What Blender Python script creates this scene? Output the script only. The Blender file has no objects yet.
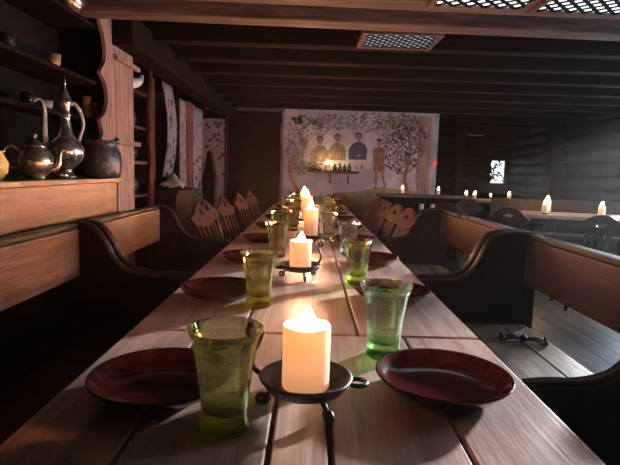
import bpy, bmesh, math, random
from math import pi, sin, cos, radians
from mathutils import Vector, Matrix
from mathutils.geometry import tessellate_polygon
random.seed(7)
S = bpy.context.scene
C = S.collection
# ------------------------------------------------------------ materials
def new_mat(name):
    m = bpy.data.materials.new(name); m.use_nodes = True
    nt = m.node_tree; nt.nodes.clear()
    out = nt.nodes.new('ShaderNodeOutputMaterial')
    return m, nt, out
def principled(nt, out, col=(.5,.5,.5), rough=.5, metal=0, **kw):
    b = nt.nodes.new('ShaderNodeBsdfPrincipled')
    b.inputs['Base Color'].default_value = (*col, 1)
    b.inputs['Roughness'].default_value = rough
    b.inputs['Metallic'].default_value = metal
    for k, v in kw.items(): b.inputs[k].default_value = v
    nt.links.new(b.outputs[0], out.inputs['Surface'])
    return b
def coords(nt, scale=(1,1,1), rnd=True):
    tc = nt.nodes.new('ShaderNodeTexCoord')
    mp = nt.nodes.new('ShaderNodeMapping'); mp.inputs['Scale'].default_value = scale
    nt.links.new(tc.outputs['Object'], mp.inputs['Vector'])
    if rnd:
        oi = nt.nodes.new('ShaderNodeObjectInfo')
        ml = nt.nodes.new('ShaderNodeMath'); ml.operation = 'MULTIPLY'; ml.inputs[1].default_value = 23.
        nt.links.new(oi.outputs['Random'], ml.inputs[0])
        nt.links.new(ml.outputs[0], mp.inputs['Location'])
    return mp.outputs[0]
def noise(nt, vec, scale, detail=4, rough=.55, dist=0):
    n = nt.nodes.new('ShaderNodeTexNoise')
    n.inputs['Scale'].default_value = scale; n.inputs['Detail'].default_value = detail
    n.inputs['Roughness'].default_value = rough; n.inputs['Distortion'].default_value = dist
    nt.links.new(vec, n.inputs['Vector']); return n.outputs['Fac']
def ramp(nt, fac, stops):
    r = nt.nodes.new('ShaderNodeValToRGB'); e = r.color_ramp.elements
    while len(e) < len(stops): e.new(.5)
    for q, (p, c) in zip(e, stops): q.position = p; q.color = (*c, 1)
    nt.links.new(fac, r.inputs['Fac']); return r.outputs['Color']
def mix(nt, a, b, fac, mode='MIX'):
    m = nt.nodes.new('ShaderNodeMixRGB'); m.blend_type = mode
    if isinstance(fac, (int, float)): m.inputs['Fac'].default_value = fac
    else: nt.links.new(fac, m.inputs['Fac'])
    for k, v in (('Color1', a), ('Color2', b)):
        if isinstance(v, tuple): m.inputs[k].default_value = (*v, 1)
        else: nt.links.new(v, m.inputs[k])
    return m.outputs[0]
def bump(nt, b, h, strength=.3, dist=.005):
    n = nt.nodes.new('ShaderNodeBump'); n.inputs['Strength'].default_value = strength
    n.inputs['Distance'].default_value = dist
    nt.links.new(h, n.inputs['Height']); nt.links.new(n.outputs[0], b.inputs['Normal'])
def wood(name, dark, light, axis='y', rough=.5, knots=.5, scale=1., bmp=.35, worn=None, coat=0, spec=.5, finef=.5):
    m, nt, out = new_mat(name)
    b = principled(nt, out, light, rough); b.inputs['Specular IOR Level'].default_value = spec
    s = {'x': (.9, 14, 14), 'y': (14, .9, 14), 'z': (14, 14, .9)}[axis]
    v = coords(nt, tuple(k*scale for k in s))
    grain = noise(nt, v, 2.2, 6, .62, .9)
    col = ramp(nt, grain, [(.28, dark), (.5, tuple((a+c)/2 for a, c in zip(dark, light))), (.7, light)])
    s2 = {'x': (1, 5, 5), 'y': (5, 1, 5), 'z': (5, 5, 1)}[axis]
    v2 = coords(nt, tuple(k*scale for k in s2))
    blotch = noise(nt, v2, 1.6, 3, .6, .4)
    bc = ramp(nt, blotch, [(.33, (knots,)*3), (.62, (1, 1, 1))])
    col = mix(nt, col, bc, .75, 'MULTIPLY')
    fine = noise(nt, v, 9, 2, .6)
    fc = ramp(nt, fine, [(.38, (.55, .52, .5)), (.56, (1, 1, 1))])
    col = mix(nt, col, fc, finef, 'MULTIPLY')
    if worn:
        v3 = coords(nt, (3, 3, 3)); wn = noise(nt, v3, 1.7, 5, .7)
        wf = ramp(nt, wn, [(.5, (0, 0, 0)), (.68, (1, 1, 1))])
        col = mix(nt, col, worn, wf)
    nt.links.new(col, b.inputs['Base Color'])
    rr = ramp(nt, blotch, [(.3, (rough*.75,)*3), (.7, (min(1, rough*1.25),)*3)])
    nt.links.new(rr, b.inputs['Roughness'])
    if coat: b.inputs['Coat Weight'].default_value = coat; b.inputs['Coat Roughness'].default_value = .3
    bump(nt, b, fine, bmp, .003)
    return m
def spotted(name, c1, c2, scale=8, rough=.5, metal=0, lo=.4, hi=.6, bmp=.2, bd=.003, **kw):
    m, nt, out = new_mat(name); b = principled(nt, out, c1, rough, metal, **kw)
    v = coords(nt); n = noise(nt, v, scale, 5, .6)
    nt.links.new(ramp(nt, n, [(lo, c1), (hi, c2)]), b.inputs['Base Color'])
    bump(nt, b, n, bmp, bd); return m
def emit(name, col, strength):
    m, nt, out = new_mat(name); e = nt.nodes.new('ShaderNodeEmission')
    e.inputs['Color'].default_value = (*col, 1); e.inputs['Strength'].default_value = strength
    nt.links.new(e.outputs[0], out.inputs['Surface']); return m
M = {}
M['table'] = wood('table_wood', (.26, .15, .115), (.54, .37, .30), 'y', .40, .62, 1., .25, worn=(.32, .19, .145), finef=.3)
M['tabletrim'] = wood('trestle_wood', (.04, .025, .018), (.12, .08, .055), 'z', .6)
M['honey_y'] = wood('honey_wood', (.10, .032, .012), (.37, .175, .085), 'y', .38, .34, 1, .35, worn=(.19, .13, .11), coat=.12, spec=.3)
M['dark_y'] = wood('dark_bench_wood', (.020, .007, .005), (.066, .024, .014), 'y', .42, .5, 1, .3, coat=.05, spec=.3)
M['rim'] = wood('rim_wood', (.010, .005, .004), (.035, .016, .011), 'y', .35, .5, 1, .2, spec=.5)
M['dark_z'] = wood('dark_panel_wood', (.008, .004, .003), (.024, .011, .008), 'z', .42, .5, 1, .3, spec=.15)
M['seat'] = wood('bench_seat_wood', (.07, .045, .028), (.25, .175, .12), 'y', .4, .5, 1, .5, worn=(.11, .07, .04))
M['floor'] = wood('floor_wood', (.04, .027, .02), (.15, .105, .082), 'y', .36, .5, .6, .5)
M['post'] = wood('post_wood', (.16, .085, .06), (.44, .29, .23), 'z', .55, .6, 1, .5, spec=.2)
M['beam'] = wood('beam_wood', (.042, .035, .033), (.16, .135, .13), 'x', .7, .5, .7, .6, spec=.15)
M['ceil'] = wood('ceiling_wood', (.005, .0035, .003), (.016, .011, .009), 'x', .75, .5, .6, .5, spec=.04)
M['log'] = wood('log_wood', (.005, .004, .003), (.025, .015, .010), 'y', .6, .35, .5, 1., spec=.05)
M['logx'] = wood('log_wood_back', (.018, .012, .009), (.05, .03, .02), 'x', .6, .4, .5, .8, spec=.08)
M['darkroom'] = spotted('near_black_wall', (.006, .005, .0045), (.014, .011, .009), 3, .9, **{'Specular IOR Level': .02})  # even near-black tone for walls, shelf backs and the grille
M['green_dim'] = spotted('green_plaster', (.018, .019, .014), (.032, .033, .024), 3, .9, **{'Specular IOR Level': .05})
M['chair'] = wood('chair_wood', (.025, .009, .005), (.11, .035, .018), 'z', .5, .5, 1, .25, spec=.15)
M['chairdk'] = wood('dark_chair_wood', (.02, .010, .008), (.06, .03, .022), 'z', .45, .5, 1, .3, spec=.2)
M['iron'] = spotted('forged_iron', (.02, .017, .016), (.055, .046, .042), 30, .42, .6, bmp=.5, bd=.002)
M['plate'] = spotted('red_brown_glaze', (.022, .004, .003), (.042, .007, .005), 18, .10, 0, bmp=.0, bd=.001, **{'IOR': 1.5})
M['plaster'] = spotted('mural_plaster', (.25, .235, .30), (.38, .355, .43), 2.2, .85, bmp=.2, bd=.01)
M['plaster2'] = spotted('stained_plaster', (.15, .10, .09), (.28, .21, .19), 3, .85, bmp=.2, bd=.01)
M['pewter'] = spotted('old_pewter', (.26, .24, .23), (.66, .63, .61), 26, .26, .9, bmp=.6, bd=.003)
M['brass'] = spotted('old_brass', (.28, .23, .15), (.68, .62, .46), 26, .26, .9, bmp=.6, bd=.003)
M['basket'] = spotted('black_pottery', (.02, .018, .018), (.06, .055, .055), 30, .3, .1, bmp=.8, bd=.004)
M['cup'] = spotted('brown_stoneware', (.26, .17, .11), (.45, .31, .21), 20, .4)
M['cupw'] = spotted('cream_stoneware', (.5, .44, .38), (.65, .58, .5), 20, .35)
M['yellow'] = spotted('ochre_glaze', (.48, .30, .07), (.66, .46, .14), 10, .2)
M['darkpot'] = spotted('dark_glaze', (.012, .014, .016), (.04, .045, .05), 12, .12)
M['lattice'] = wood('lattice_wood', (.08, .07, .065), (.30, .27, .26), 'x', .5)
M['leaf3'] = spotted('brown_leaf_paint', (.15, .105, .09), (.22, .165, .145), 30, .9)
M['leaf'] = spotted('leaf_paint', (.10, .12, .08), (.16, .175, .12), 30, .9)
M['leaf2'] = spotted('pale_leaf_paint', (.15, .155, .12), (.20, .20, .155), 30, .9)
M['redpaint'] = spotted('red_line_paint', (.22, .07, .05), (.34, .13, .09), 30, .9)
M['brownpaint'] = spotted('brown_paint', (.13, .065, .045), (.22, .12, .08), 12, .9)
M['olive'] = spotted('olive_paint', (.10, .08, .055), (.17, .135, .095), 12, .9)
M['bluepaint'] = spotted('navy_paint', (.018, .026, .07), (.035, .048, .11), 12, .9)
M['skin'] = spotted('skin_paint', (.17, .10, .085), (.22, .14, .115), 12, .9)
M['hairp'] = spotted('hair_paint', (.06, .045, .05), (.11, .08, .08), 12, .9)
M['hill'] = spotted('hill_paint', (.17, .165, .09), (.24, .23, .14), 6, .9)
M['whitecloth'] = spotted('white_cloth', (.18, .17, .18), (.26, .25, .26), 6, .9)
M['redcloth'] = spotted('red_brown_cloth', (.05, .012, .010), (.09, .02, .016), 6, .9)
M['greycloth'] = spotted('grey_stripe_cloth', (.08, .07, .075), (.15, .135, .14), 14, .9)
M['red_sign'] = emit('red_indicator', (1, .05, .04), .8)
M['horn'] = spotted('pale_horn', (.36, .34, .31), (.6, .57, .52), 14, .4)
def floral():
    m, nt, out = new_mat('floral_print'); b = principled(nt, out, (.5, .5, .5), .9)
    v = coords(nt, (1, 1, 1), False)
    w = nt.nodes.new('ShaderNodeTexVoronoi'); w.inputs['Scale'].default_value = 13
    n = noise(nt, v, 30, 3, .6)
    nt.links.new(v, w.inputs['Vector'])
    ad = nt.nodes.new('ShaderNodeMath'); ad.operation = 'MULTIPLY_ADD'; ad.inputs[1].default_value = .9
    nt.links.new(n, ad.inputs[0]); nt.links.new(w.outputs['Distance'], ad.inputs[2])
    nt.links.new(ramp(nt, ad.outputs[0], [(.72, (.025, .014, .014)), (.84, (.13, .12, .135))]), b.inputs['Base Color'])
    return m
M['floral'] = floral()
def glass_mat(name, col, dens):
    m, nt, out = new_mat(name)
    g = nt.nodes.new('ShaderNodeBsdfGlass'); g.inputs['IOR'].default_value = 1.46
    g.inputs['Roughness'].default_value = 0
    v = coords(nt)
    vo = nt.nodes.new('ShaderNodeTexVoronoi'); vo.inputs['Scale'].default_value = 170; nt.links.new(v, vo.inputs['Vector'])
    n = noise(nt, v, 26, 2, .5)
    sp = ramp(nt, vo.outputs['Distance'], [(.10, (1, 1, 1)), (.20, (0, 0, 0))])
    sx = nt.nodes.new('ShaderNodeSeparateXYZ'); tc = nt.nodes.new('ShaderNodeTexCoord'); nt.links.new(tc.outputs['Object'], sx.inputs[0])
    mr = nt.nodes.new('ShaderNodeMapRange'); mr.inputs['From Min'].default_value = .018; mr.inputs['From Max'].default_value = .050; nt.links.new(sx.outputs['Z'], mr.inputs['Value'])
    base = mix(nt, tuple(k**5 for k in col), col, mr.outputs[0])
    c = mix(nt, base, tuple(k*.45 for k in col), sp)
    nt.links.new(c, g.inputs['Color'])
    ad = nt.nodes.new('ShaderNodeMath'); ad.operation = 'MULTIPLY_ADD'; ad.inputs[1].default_value = .35
    nt.links.new(sp, ad.inputs[0]); ad.inputs[2].default_value = 0
    bp = nt.nodes.new('ShaderNodeBump'); bp.inputs['Strength'].default_value = .5; bp.inputs['Distance'].default_value = .002
    nt.links.new(ad.outputs[0], bp.inputs['Height']); nt.links.new(bp.outputs[0], g.inputs['Normal'])
    t = nt.nodes.new('ShaderNodeBsdfTransparent'); nt.links.new(c, t.inputs['Color'])
    mx = nt.nodes.new('ShaderNodeMixShader'); mx.inputs[0].default_value = .30
    nt.links.new(g.outputs[0], mx.inputs[1]); nt.links.new(t.outputs[0], mx.inputs[2])
    nt.links.new(mx.outputs[0], out.inputs['Surface'])
    return m
M['glass'] = glass_mat('green_bubbled_glass', (.91, .95, .74), 1)
M['glassb'] = glass_mat('yellow_green_glass', (.95, .94, .70), 1)
M['glassc'] = glass_mat('blue_green_glass', (.88, .96, .84), 1)
M['glassp'] = glass_mat('pale_glass', (.95, .97, .94), 1)
M['bottle'] = glass_mat('bottle_glass', (.45, .70, .30), 1)
def wax():
    m, nt, out = new_mat('candle_wax')
    d = principled(nt, out, (.88, .74, .62), .45)
    t = nt.nodes.new('ShaderNodeBsdfTranslucent'); t.inputs['Color'].default_value = (.99, .86, .66, 1)
    v = coords(nt); n = noise(nt, v, 20, 3)
    bump(nt, d, n, .2, .003)
    mx = nt.nodes.new('ShaderNodeMixShader'); mx.inputs[0].default_value = .5
    nt.links.new(d.outputs[0], mx.inputs[1]); nt.links.new(t.outputs[0], mx.inputs[2])
    nt.links.new(mx.outputs[0], out.inputs['Surface']); return m
M['wax'] = wax()
M['flame'] = emit('flame_glow', (1, .41, .20), 1450)
M['flame_far'] = emit('small_flame_glow', (1, .58, .28), 260)
M['wick'] = spotted('wick', (.01, .01, .01), (.03, .02, .02), 10, .9)
M['sky_pane'] = emit('daylight_through_pane', (.80, .90, 1.), 1.6)
M['dim_pane'] = emit('dim_daylight_pane', (.75, .85, 1.), .35)

# ------------------------------------------------------------ mesh builder
class MB:
    def __init__(s): s.v = []; s.f = []; s.smooth = []
    def add(s, vs, fs, sm=False, mat=None):
        o = len(s.v)
        s.v += [tuple(mat @ Vector(p)) if mat else tuple(p) for p in vs]
        s.f += [tuple(i+o for i in q) for q in fs]; s.smooth += [sm]*len(fs); return s
    def box(s, x0, x1, y0, y1, z0, z1, mat=None, b=0):
        if b:
            bm = bmesh.new()
            bmesh.ops.create_cube(bm, size=1)
            for v in bm.verts: v.co = Vector(((x0+x1)/2+v.co.x*(x1-x0), (y0+y1)/2+v.co.y*(y1-y0), (z0+z1)/2+v.co.z*(z1-z0)))
            bmesh.ops.bevel(bm, geom=bm.edges[:], offset=b, segments=2, affect='EDGES', profile=.6)
            bm.verts.index_update()
            s.add([v.co[:] for v in bm.verts], [[v.index for v in f.verts] for f in bm.faces], False, mat); bm.free(); return s
        vs = [(x, y, z) for z in (z0, z1) for y in (y0, y1) for x in (x0, x1)]
        return s.add(vs, [(0,2,3,1),(4,5,7,6),(0,1,5,4),(2,6,7,3),(0,4,6,2),(1,3,7,5)], False, mat)
    def lathe(s, prof, n=32, mat=None, closed=False):
        vs = []; fs = []; k = len(prof)
        for i in range(n):
            a = 2*pi*i/n
            for r, z in prof: vs.append((r*cos(a), r*sin(a), z))
        m = k if closed else k-1
        for i in range(n):
            j = (i+1) % n
            for q in range(m):
                w = (q+1) % k
                fs.append((i*k+q, j*k+q, j*k+w, i*k+w))
        return s.add(vs, fs, True, mat)
    def tube(s, pts, r, n=8, mat=None, flat=1., cap=True):
        pts = [Vector(p) for p in pts]; k = len(pts)
        rs = r if isinstance(r, (list, tuple)) else [r]*k
        vs = []; fs = []; up = None
        for i, p in enumerate(pts):
            t = (pts[min(i+1, k-1)]-pts[max(i-1, 0)]).normalized()
            if up is None:
                up = Vector((0, 0, 1)) if abs(t.z) < .9 else Vector((1, 0, 0))
            sd = t.cross(up)
            if sd.length < 1e-4: sd = t.orthogonal()
            sd.normalize(); up = sd.cross(t).normalized()
            for j in range(n):
                a = 2*pi*j/n
                vs.append(tuple(p+sd*cos(a)*rs[i]+up*sin(a)*rs[i]*flat))
        for i in range(k-1):
            for j in range(n):
                w = (j+1) % n
                fs.append((i*n+j, i*n+w, (i+1)*n+w, (i+1)*n+j))
        if cap: fs.append(tuple(range(n))[::-1]); fs.append(tuple((k-1)*n+j for j in range(n)))
        return s.add(vs, fs, True, mat)
    def prism(s, loops, t0, t1, mat=None, bev=0):
        """loops: 2-D outlines (first outer, others holes) in local XZ, extruded along Y from t0 to t1"""
        flat = [p for l in loops for p in l]
        tris = tessellate_polygon([[Vector((x, z, 0)) for x, z in l] for l in loops])
        n = len(flat)
        vs = [(x, t0, z) for x, z in flat]+[(x, t1, z) for x, z in flat]
        fs = [tuple(t) for t in tris]+[tuple(i+n for i in reversed(t)) for t in tris]
        o = 0
        for l in loops:
            k = len(l)
            for i in range(k):
                j = (i+1) % k; fs.append((o+i, o+j, o+j+n, o+i+n))
            o += k
        return s.add(vs, fs, False, mat)
    def grid(s, fn, nu, nv, th=0):
        vs = [fn(i/nu, j/nv) for i in range(nu+1) for j in range(nv+1)]
        fs = [(i*(nv+1)+j, (i+1)*(nv+1)+j, (i+1)*(nv+1)+j+1, i*(nv+1)+j+1) for i in range(nu) for j in range(nv)]
        return s.add(vs, fs, True)
    def obj(s, name, mat, parent=None, bevel=0, solid=0):
        me = bpy.data.meshes.new(name); me.from_pydata(s.v, [], s.f)
        me.polygons.foreach_set('use_smooth', s.smooth)
        bm = bmesh.new(); bm.from_mesh(me); bmesh.ops.recalc_face_normals(bm, faces=bm.faces[:]); bm.to_mesh(me); bm.free()
        me.materials.append(M[mat]); me.update()
        o = bpy.data.objects.new(name, me); C.objects.link(o)
        if parent: o.parent = parent
        if solid:
            d = o.modifiers.new('solid', 'SOLIDIFY'); d.thickness = solid; d.offset = 0
        if bevel:
            d = o.modifiers.new('bevel', 'BEVEL'); d.width = bevel; d.segments = 2; d.limit_method = 'ANGLE'; d.angle_limit = radians(40)
        return o
def spline(pts, n=6, closed=False):
    P = [Vector((*p, 0)[:3]) if len(p) == 2 else Vector(p) for p in pts]; k = len(P); out = []
    rng = range(k) if closed else range(k-1)
    for i in rng:
        a, b, c, d = (P[(i-1) % k], P[i], P[(i+1) % k], P[(i+2) % k]) if closed else (P[max(i-1, 0)], P[i], P[i+1], P[min(i+2, k-1)])
        for j in range(n):
            t = j/n
            out.append(.5*((2*b)+(c-a)*t+(2*a-5*b+4*c-d)*t*t+(3*b-a-3*c+d)*t**3))
    if not closed: out.append(P[-1])
    return [tuple(p)[:len(pts[0])] for p in out]
def thing(name, label, cat, loc=(0,0,0), rz=0, group=None):
    o = bpy.data.objects.new(name, None); C.objects.link(o); o.empty_display_size = .1
    o.location = loc; o.rotation_euler = (0, 0, rz); return tag(o, label, cat, group)
def tag(o, label, cat, group=None):
    o['label'] = label; o['category'] = cat
    if group: o['group'] = group
    elif 'group' in o: del o['group']
    return o
def struct(mb, name, mat, **k):
    o = mb.obj(name, mat, **k); o['kind'] = 'structure'; return o
def dup(root, loc, rz=0, label=None, group=None, scale=None):
    r = root.copy(); C.objects.link(r); r.location = loc; r.rotation_euler = (0, 0, rz)
    if scale: r.scale = scale
    if label: r['label'] = label
    if group: r['group'] = group
    for ch in list(root.children):
        c = ch.copy(); C.objects.link(c); c.parent = r
        for g in ch.children:
            d = g.copy(); C.objects.link(d); d.parent = c
    return r
def spiral(cx, cz, r0, r1, a0, a1, n=18):
    return [(cx+(r0+(r1-r0)*i/n)*cos(a0+(a1-a0)*i/n), cz+(r0+(r1-r0)*i/n)*sin(a0+(a1-a0)*i/n)) for i in range(n+1)]

# ------------------------------------------------------------ room shell
XL, XR, YB, YF, YM, ZC = -1.75, 4.4, -1.2, 11.2, 8.5, 2.32
mb = MB(); x = XL
while x < XR-.01:
    w = min(.17, XR-x); mb.box(x, x+w-.005, YB, YF, -.04, 0); x += w
mb.box(XL, XR, YB, YF, -.08, -.045)
struct(mb, 'floor', 'floor')
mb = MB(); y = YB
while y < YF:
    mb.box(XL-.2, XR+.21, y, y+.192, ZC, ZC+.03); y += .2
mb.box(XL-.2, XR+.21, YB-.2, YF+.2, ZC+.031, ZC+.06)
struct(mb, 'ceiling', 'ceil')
struct(MB().box(XL-.12, XL, YB, YF, 0, ZC), 'wall_left', 'darkroom')
struct(MB().box(XL-.1, XR+.1, YB-.12, YB, 0, ZC), 'wall_front', 'darkroom')
# right wall of stacked logs with window openings
WINS = [(2.45, 3.45, 1.2, 2.1), (4.15, 5.5, .70, 2.13), (5.62, 6.9, .70, 2.13)]
def logs_y(mb, x, y0, y1, z0, z1, r=.105):
    n = max(1, round((z1-z0)/(2*r))); h = (z1-z0)/n
    for i in range(n):
        mb.tube([(x, y0, z0+h*(i+.5)), (x, y1, z0+h*(i+.5))], h*.53, 12)
mb = MB()
cuts = [YB]+[c for w in WINS for c in w[:2]]+[YF]
cuts[-1] = YF+.2
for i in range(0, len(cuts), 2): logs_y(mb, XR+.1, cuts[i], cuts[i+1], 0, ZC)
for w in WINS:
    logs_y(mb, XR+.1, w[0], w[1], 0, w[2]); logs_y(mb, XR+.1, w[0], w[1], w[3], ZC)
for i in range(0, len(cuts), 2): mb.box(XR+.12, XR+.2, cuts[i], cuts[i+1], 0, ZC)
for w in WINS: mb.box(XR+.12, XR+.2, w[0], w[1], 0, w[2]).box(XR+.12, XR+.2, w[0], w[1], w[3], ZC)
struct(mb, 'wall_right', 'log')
for i, w in enumerate(WINS):
    fr = MB()
    for a, b in ((w[0], w[0]+.05), (w[1]-.05, w[1]), ((w[0]+w[1])/2-.02, (w[0]+w[1])/2+.02)): fr.box(XR+.04, XR+.10, a, b, w[2], w[3])
    for a, b in ((w[2], w[2]+.05), (w[3]-.05, w[3])): fr.box(XR+.042, XR+.098, w[0], w[1], a, b)
    struct(fr, 'window_%d' % (i+1), 'dark_z')
# back wall right of the mural block, farther away
mb = MB()
n = 11
WX0, WX1, WZ0, WZ1 = 4.02, 4.34, 1.07, 1.56
for i in range(n):
    h = ZC/n; z = h*(i+.5)
    segs = [(2.0, XR)] if (z < WZ0-.05 or z > WZ1+.05) else [(2.0, WX0), (WX1, XR)]
    for a, b in segs: mb.tube([(a, YF+.1, z), (b, YF+.1, z)], h*.53, 12)
mb.box(2, WX0, YF+.12, YF+.2, 0, ZC).box(WX1, XR+.2, YF+.12, YF+.2, 0, ZC).box(WX0, WX1, YF+.12, YF+.2, 0, WZ0).box(WX0, WX1, YF+.12, YF+.2, WZ1, ZC)
struct(mb, 'wall_back', 'logx')
pn = MB().box(WX0, WX1, YF+.13, YF+.14, WZ0, WZ1); struct(pn, 'window_4', 'sky_pane')
lf = MB()
for i in range(26):     # foliage-like lead pattern across the small pane
    cx, cz = random.uniform(WX0+.02, WX1-.02), random.uniform(WZ0+.02, WZ1-.02)
    a = random.uniform(0, pi); l = random.uniform(.05, .11)
    lf.tube([(cx-l*cos(a), YF+.11, cz-l*sin(a)), (cx, YF+.11, cz+.02), (cx+l*cos(a), YF+.11, cz+l*sin(a))], [.006, .016, .006], 6)
tag(lf.obj('window_grille', 'darkroom'), 'dark openwork grille over the small bright window in the far right corner', 'grille')
# mural block and the dark opening left of it
def rounded_wall(x0, x1, y0, y1, r, z0, z1):
    pts = []
    for cx, cy, a0 in ((x0+r, y0+r, pi), (x1-r, y0+r, 1.5*pi)):
        for i in range(7): pts.append((cx+r*cos(a0+i*pi/12), cy+r*sin(a0+i*pi/12)))
    pts += [(x1, y1), (x0, y1)]
    m = MB(); m.prism([pts], z0, z1, Matrix(((1,0,0,0),(0,0,1,0),(0,1,0,0),(0,0,0,1)))); return m
struct(rounded_wall(-.53, 2.14, YM, YF, .09, 0, ZC), 'wall_mural', 'plaster')
struct(MB().box(XL, -.53, 9.9, 10.0, 0, ZC), 'wall_passage', 'green_dim')
struct(MB().box(-1.45, -.5, YM-.12, YM+.1, 1.98, 2.14, b=.01), 'trim_1', 'ceil')
struct(MB().box(-1.75, -.45, YM-.22, YM-.125, 2.15, 2.21, b=.008), 'trim_2', 'beam')
struct(MB().box(-1.47, -1.38, YM-.05, YM+.12, 0, 2.0, b=.01), 'trim_3', 'ceil')
struct(MB().box(-1.75, -1.47, YM, YM+.1, 0, ZC), 'wall_corner', 'darkroom')
struct(MB().box(-1.4, -1.22, 3.5, YM-.23, 2.0, 2.2, b=.015), 'trim_4', 'ceil')
# ceiling beams
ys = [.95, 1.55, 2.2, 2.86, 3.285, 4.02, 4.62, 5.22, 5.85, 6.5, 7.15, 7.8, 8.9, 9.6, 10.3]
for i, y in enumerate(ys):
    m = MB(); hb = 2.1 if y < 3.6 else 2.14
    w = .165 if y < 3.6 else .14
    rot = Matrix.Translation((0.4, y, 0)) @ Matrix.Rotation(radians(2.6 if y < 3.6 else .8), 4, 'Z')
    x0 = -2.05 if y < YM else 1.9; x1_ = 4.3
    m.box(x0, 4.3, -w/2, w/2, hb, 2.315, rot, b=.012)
    struct(m, 'trim_%d' % (i+5), 'beam' if y < 3.6 else 'ceil')  # near beams paler, far ones near-black: light and shade painted into the wood
struct(MB().box(2.95, 3.12, 10.2, 10.37, 0, 2.13, b=.015), 'trim_30', 'ceil')
struct(MB().box(4.1, 4.28, 8.6, 8.78, 0, 2.13, b=.015), 'trim_31', 'ceil')

# lattice hatches
def lattice(name, label, x0, x1, y0, y1, z, step, pane, rz=.04, slat=.011):
    t = thing(name, label, 'lattice', ((x0+x1)/2, (y0+y1)/2, z), rz)
    w, d = (x1-x0)/2, (y1-y0)/2
    fr = MB().box(-w, w, -d, -d+.03, 0, .03).box(-w, w, d-.03, d, 0, .03).box(-w, -w+.03, -d+.0301, d-.0301, 0, .03).box(w-.03, w, -d+.0301, d-.0301, 0, .03)
    fr.obj('frame', 'beam', t)
    sl = MB()
    for sgn, zz in ((1, .006), (-1, .0092)):
        c = -w-d
        while c < w+d:
            # line x = c + sgn*y clipped to the frame
            pts = []
            ya, yb = -d, d
            xa, xb = c+sgn*ya, c+sgn*yb
            lo, hi = -w+.02, w-.02
            def clip(v): return min(max(v, lo), hi)
            yy = sorted(((clip(xa)-c)*sgn, (clip(xb)-c)*sgn))
            yy = [max(-d+.02, yy[0]), min(d-.02, yy[1])]
            if yy[1]-yy[0] > .03:
                p, q = Vector((c+sgn*yy[0], yy[0], zz)), Vector((c+sgn*yy[1], yy[1], zz))
                L = (q-p).length; ang = math.atan2(q.y-p.y, q.x-p.x)
                sl.box(0, L, -slat, slat, -.0015, .0015, Matrix.Translation(p) @ Matrix.Rotation(ang, 4, 'Z'))
            c += step
    sl.obj('lattice_slats', 'ceil', t)
    bx = MB().box(-w+.031, w-.031, -d+.031, d-.031, .013, .015); bx.obj('glazing', pane, t)
    return t
lattice('ceiling_lattice', 'bright diagonal lattice hatch at the top edge, left of the one in the corner', .60, 1.125, 2.32, 2.79, 2.065, .082, 'sky_pane')
lattice('ceiling_lattice', 'bright diagonal lattice hatch at the top right corner', 1.15, 2.15, 2.37, 2.84, 2.065, .082, 'sky_pane')
lattice('ceiling_lattice', 'dim small diagonal lattice hatch beyond the second beam', .32, .87, 3.48, 3.90, 2.115, .07, 'dim_pane', .02, .009)

# ------------------------------------------------------------ long tables
def tabletop(y0, y1, cuts, parent, w=.455, th=.045):
    m = MB(); e = [-w]+cuts+[w]
    for a, b in zip(e, e[1:]):
        m.box(a+(.004 if a > -w else 0), b-(.004 if b < w else 0), y0, y1+random.uniform(-.004, 0), -th, 0, b=.003)
    m.box(-w+.02, w-.02, y0+.04, y0+.12, -th-.03, -th-.001).box(-w+.02, w-.02, y1-.12, y1-.04, -th-.03, -th-.001)
    return m.obj('tabletop', 'table', parent)
def trestle(y, parent):
    m = MB()
    m.box(-.36, .36, y-.04, y+.04, -.76, -.70, b=.006)
    m.box(-.36, .36, y-.035, y+.035, -.12, -.0755, b=.006)
    m.prism([spline([(-.12, -.70), (-.06, -.5), (-.13, -.3), (-.10, -.12), (.10, -.12), (.13, -.3), (.06, -.5), (.12, -.70)], 5)], y-.025, y+.025)
    m.obj('trestle_leg', 'tabletrim', parent, bevel=.004)
T = .76
for (y0, y1, cuts, lab) in [(-.75, 1.265, [-.272, -.052, .042, .256], 'nearest pale plank dining table with the closest plates and candle'),
                            (1.277, 3.95, [-.165, .137], 'middle pale plank dining table, its end butted against the nearest table'),
                            (3.96, 6.6, [-.17, .14], 'farthest pale plank dining table of the long row, before the mural')]:
    t = thing('dining_table', lab, 'table', (0, 0, T)); tabletop(y0, y1, cuts, t)
    for y in (y0+.3, y1-.3): trestle(y, t)
    MB().box(-.03, .03, y0+.33, y1-.33, -.45, -.37, b=.004).obj('stretcher', 'tabletrim', t)

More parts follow.
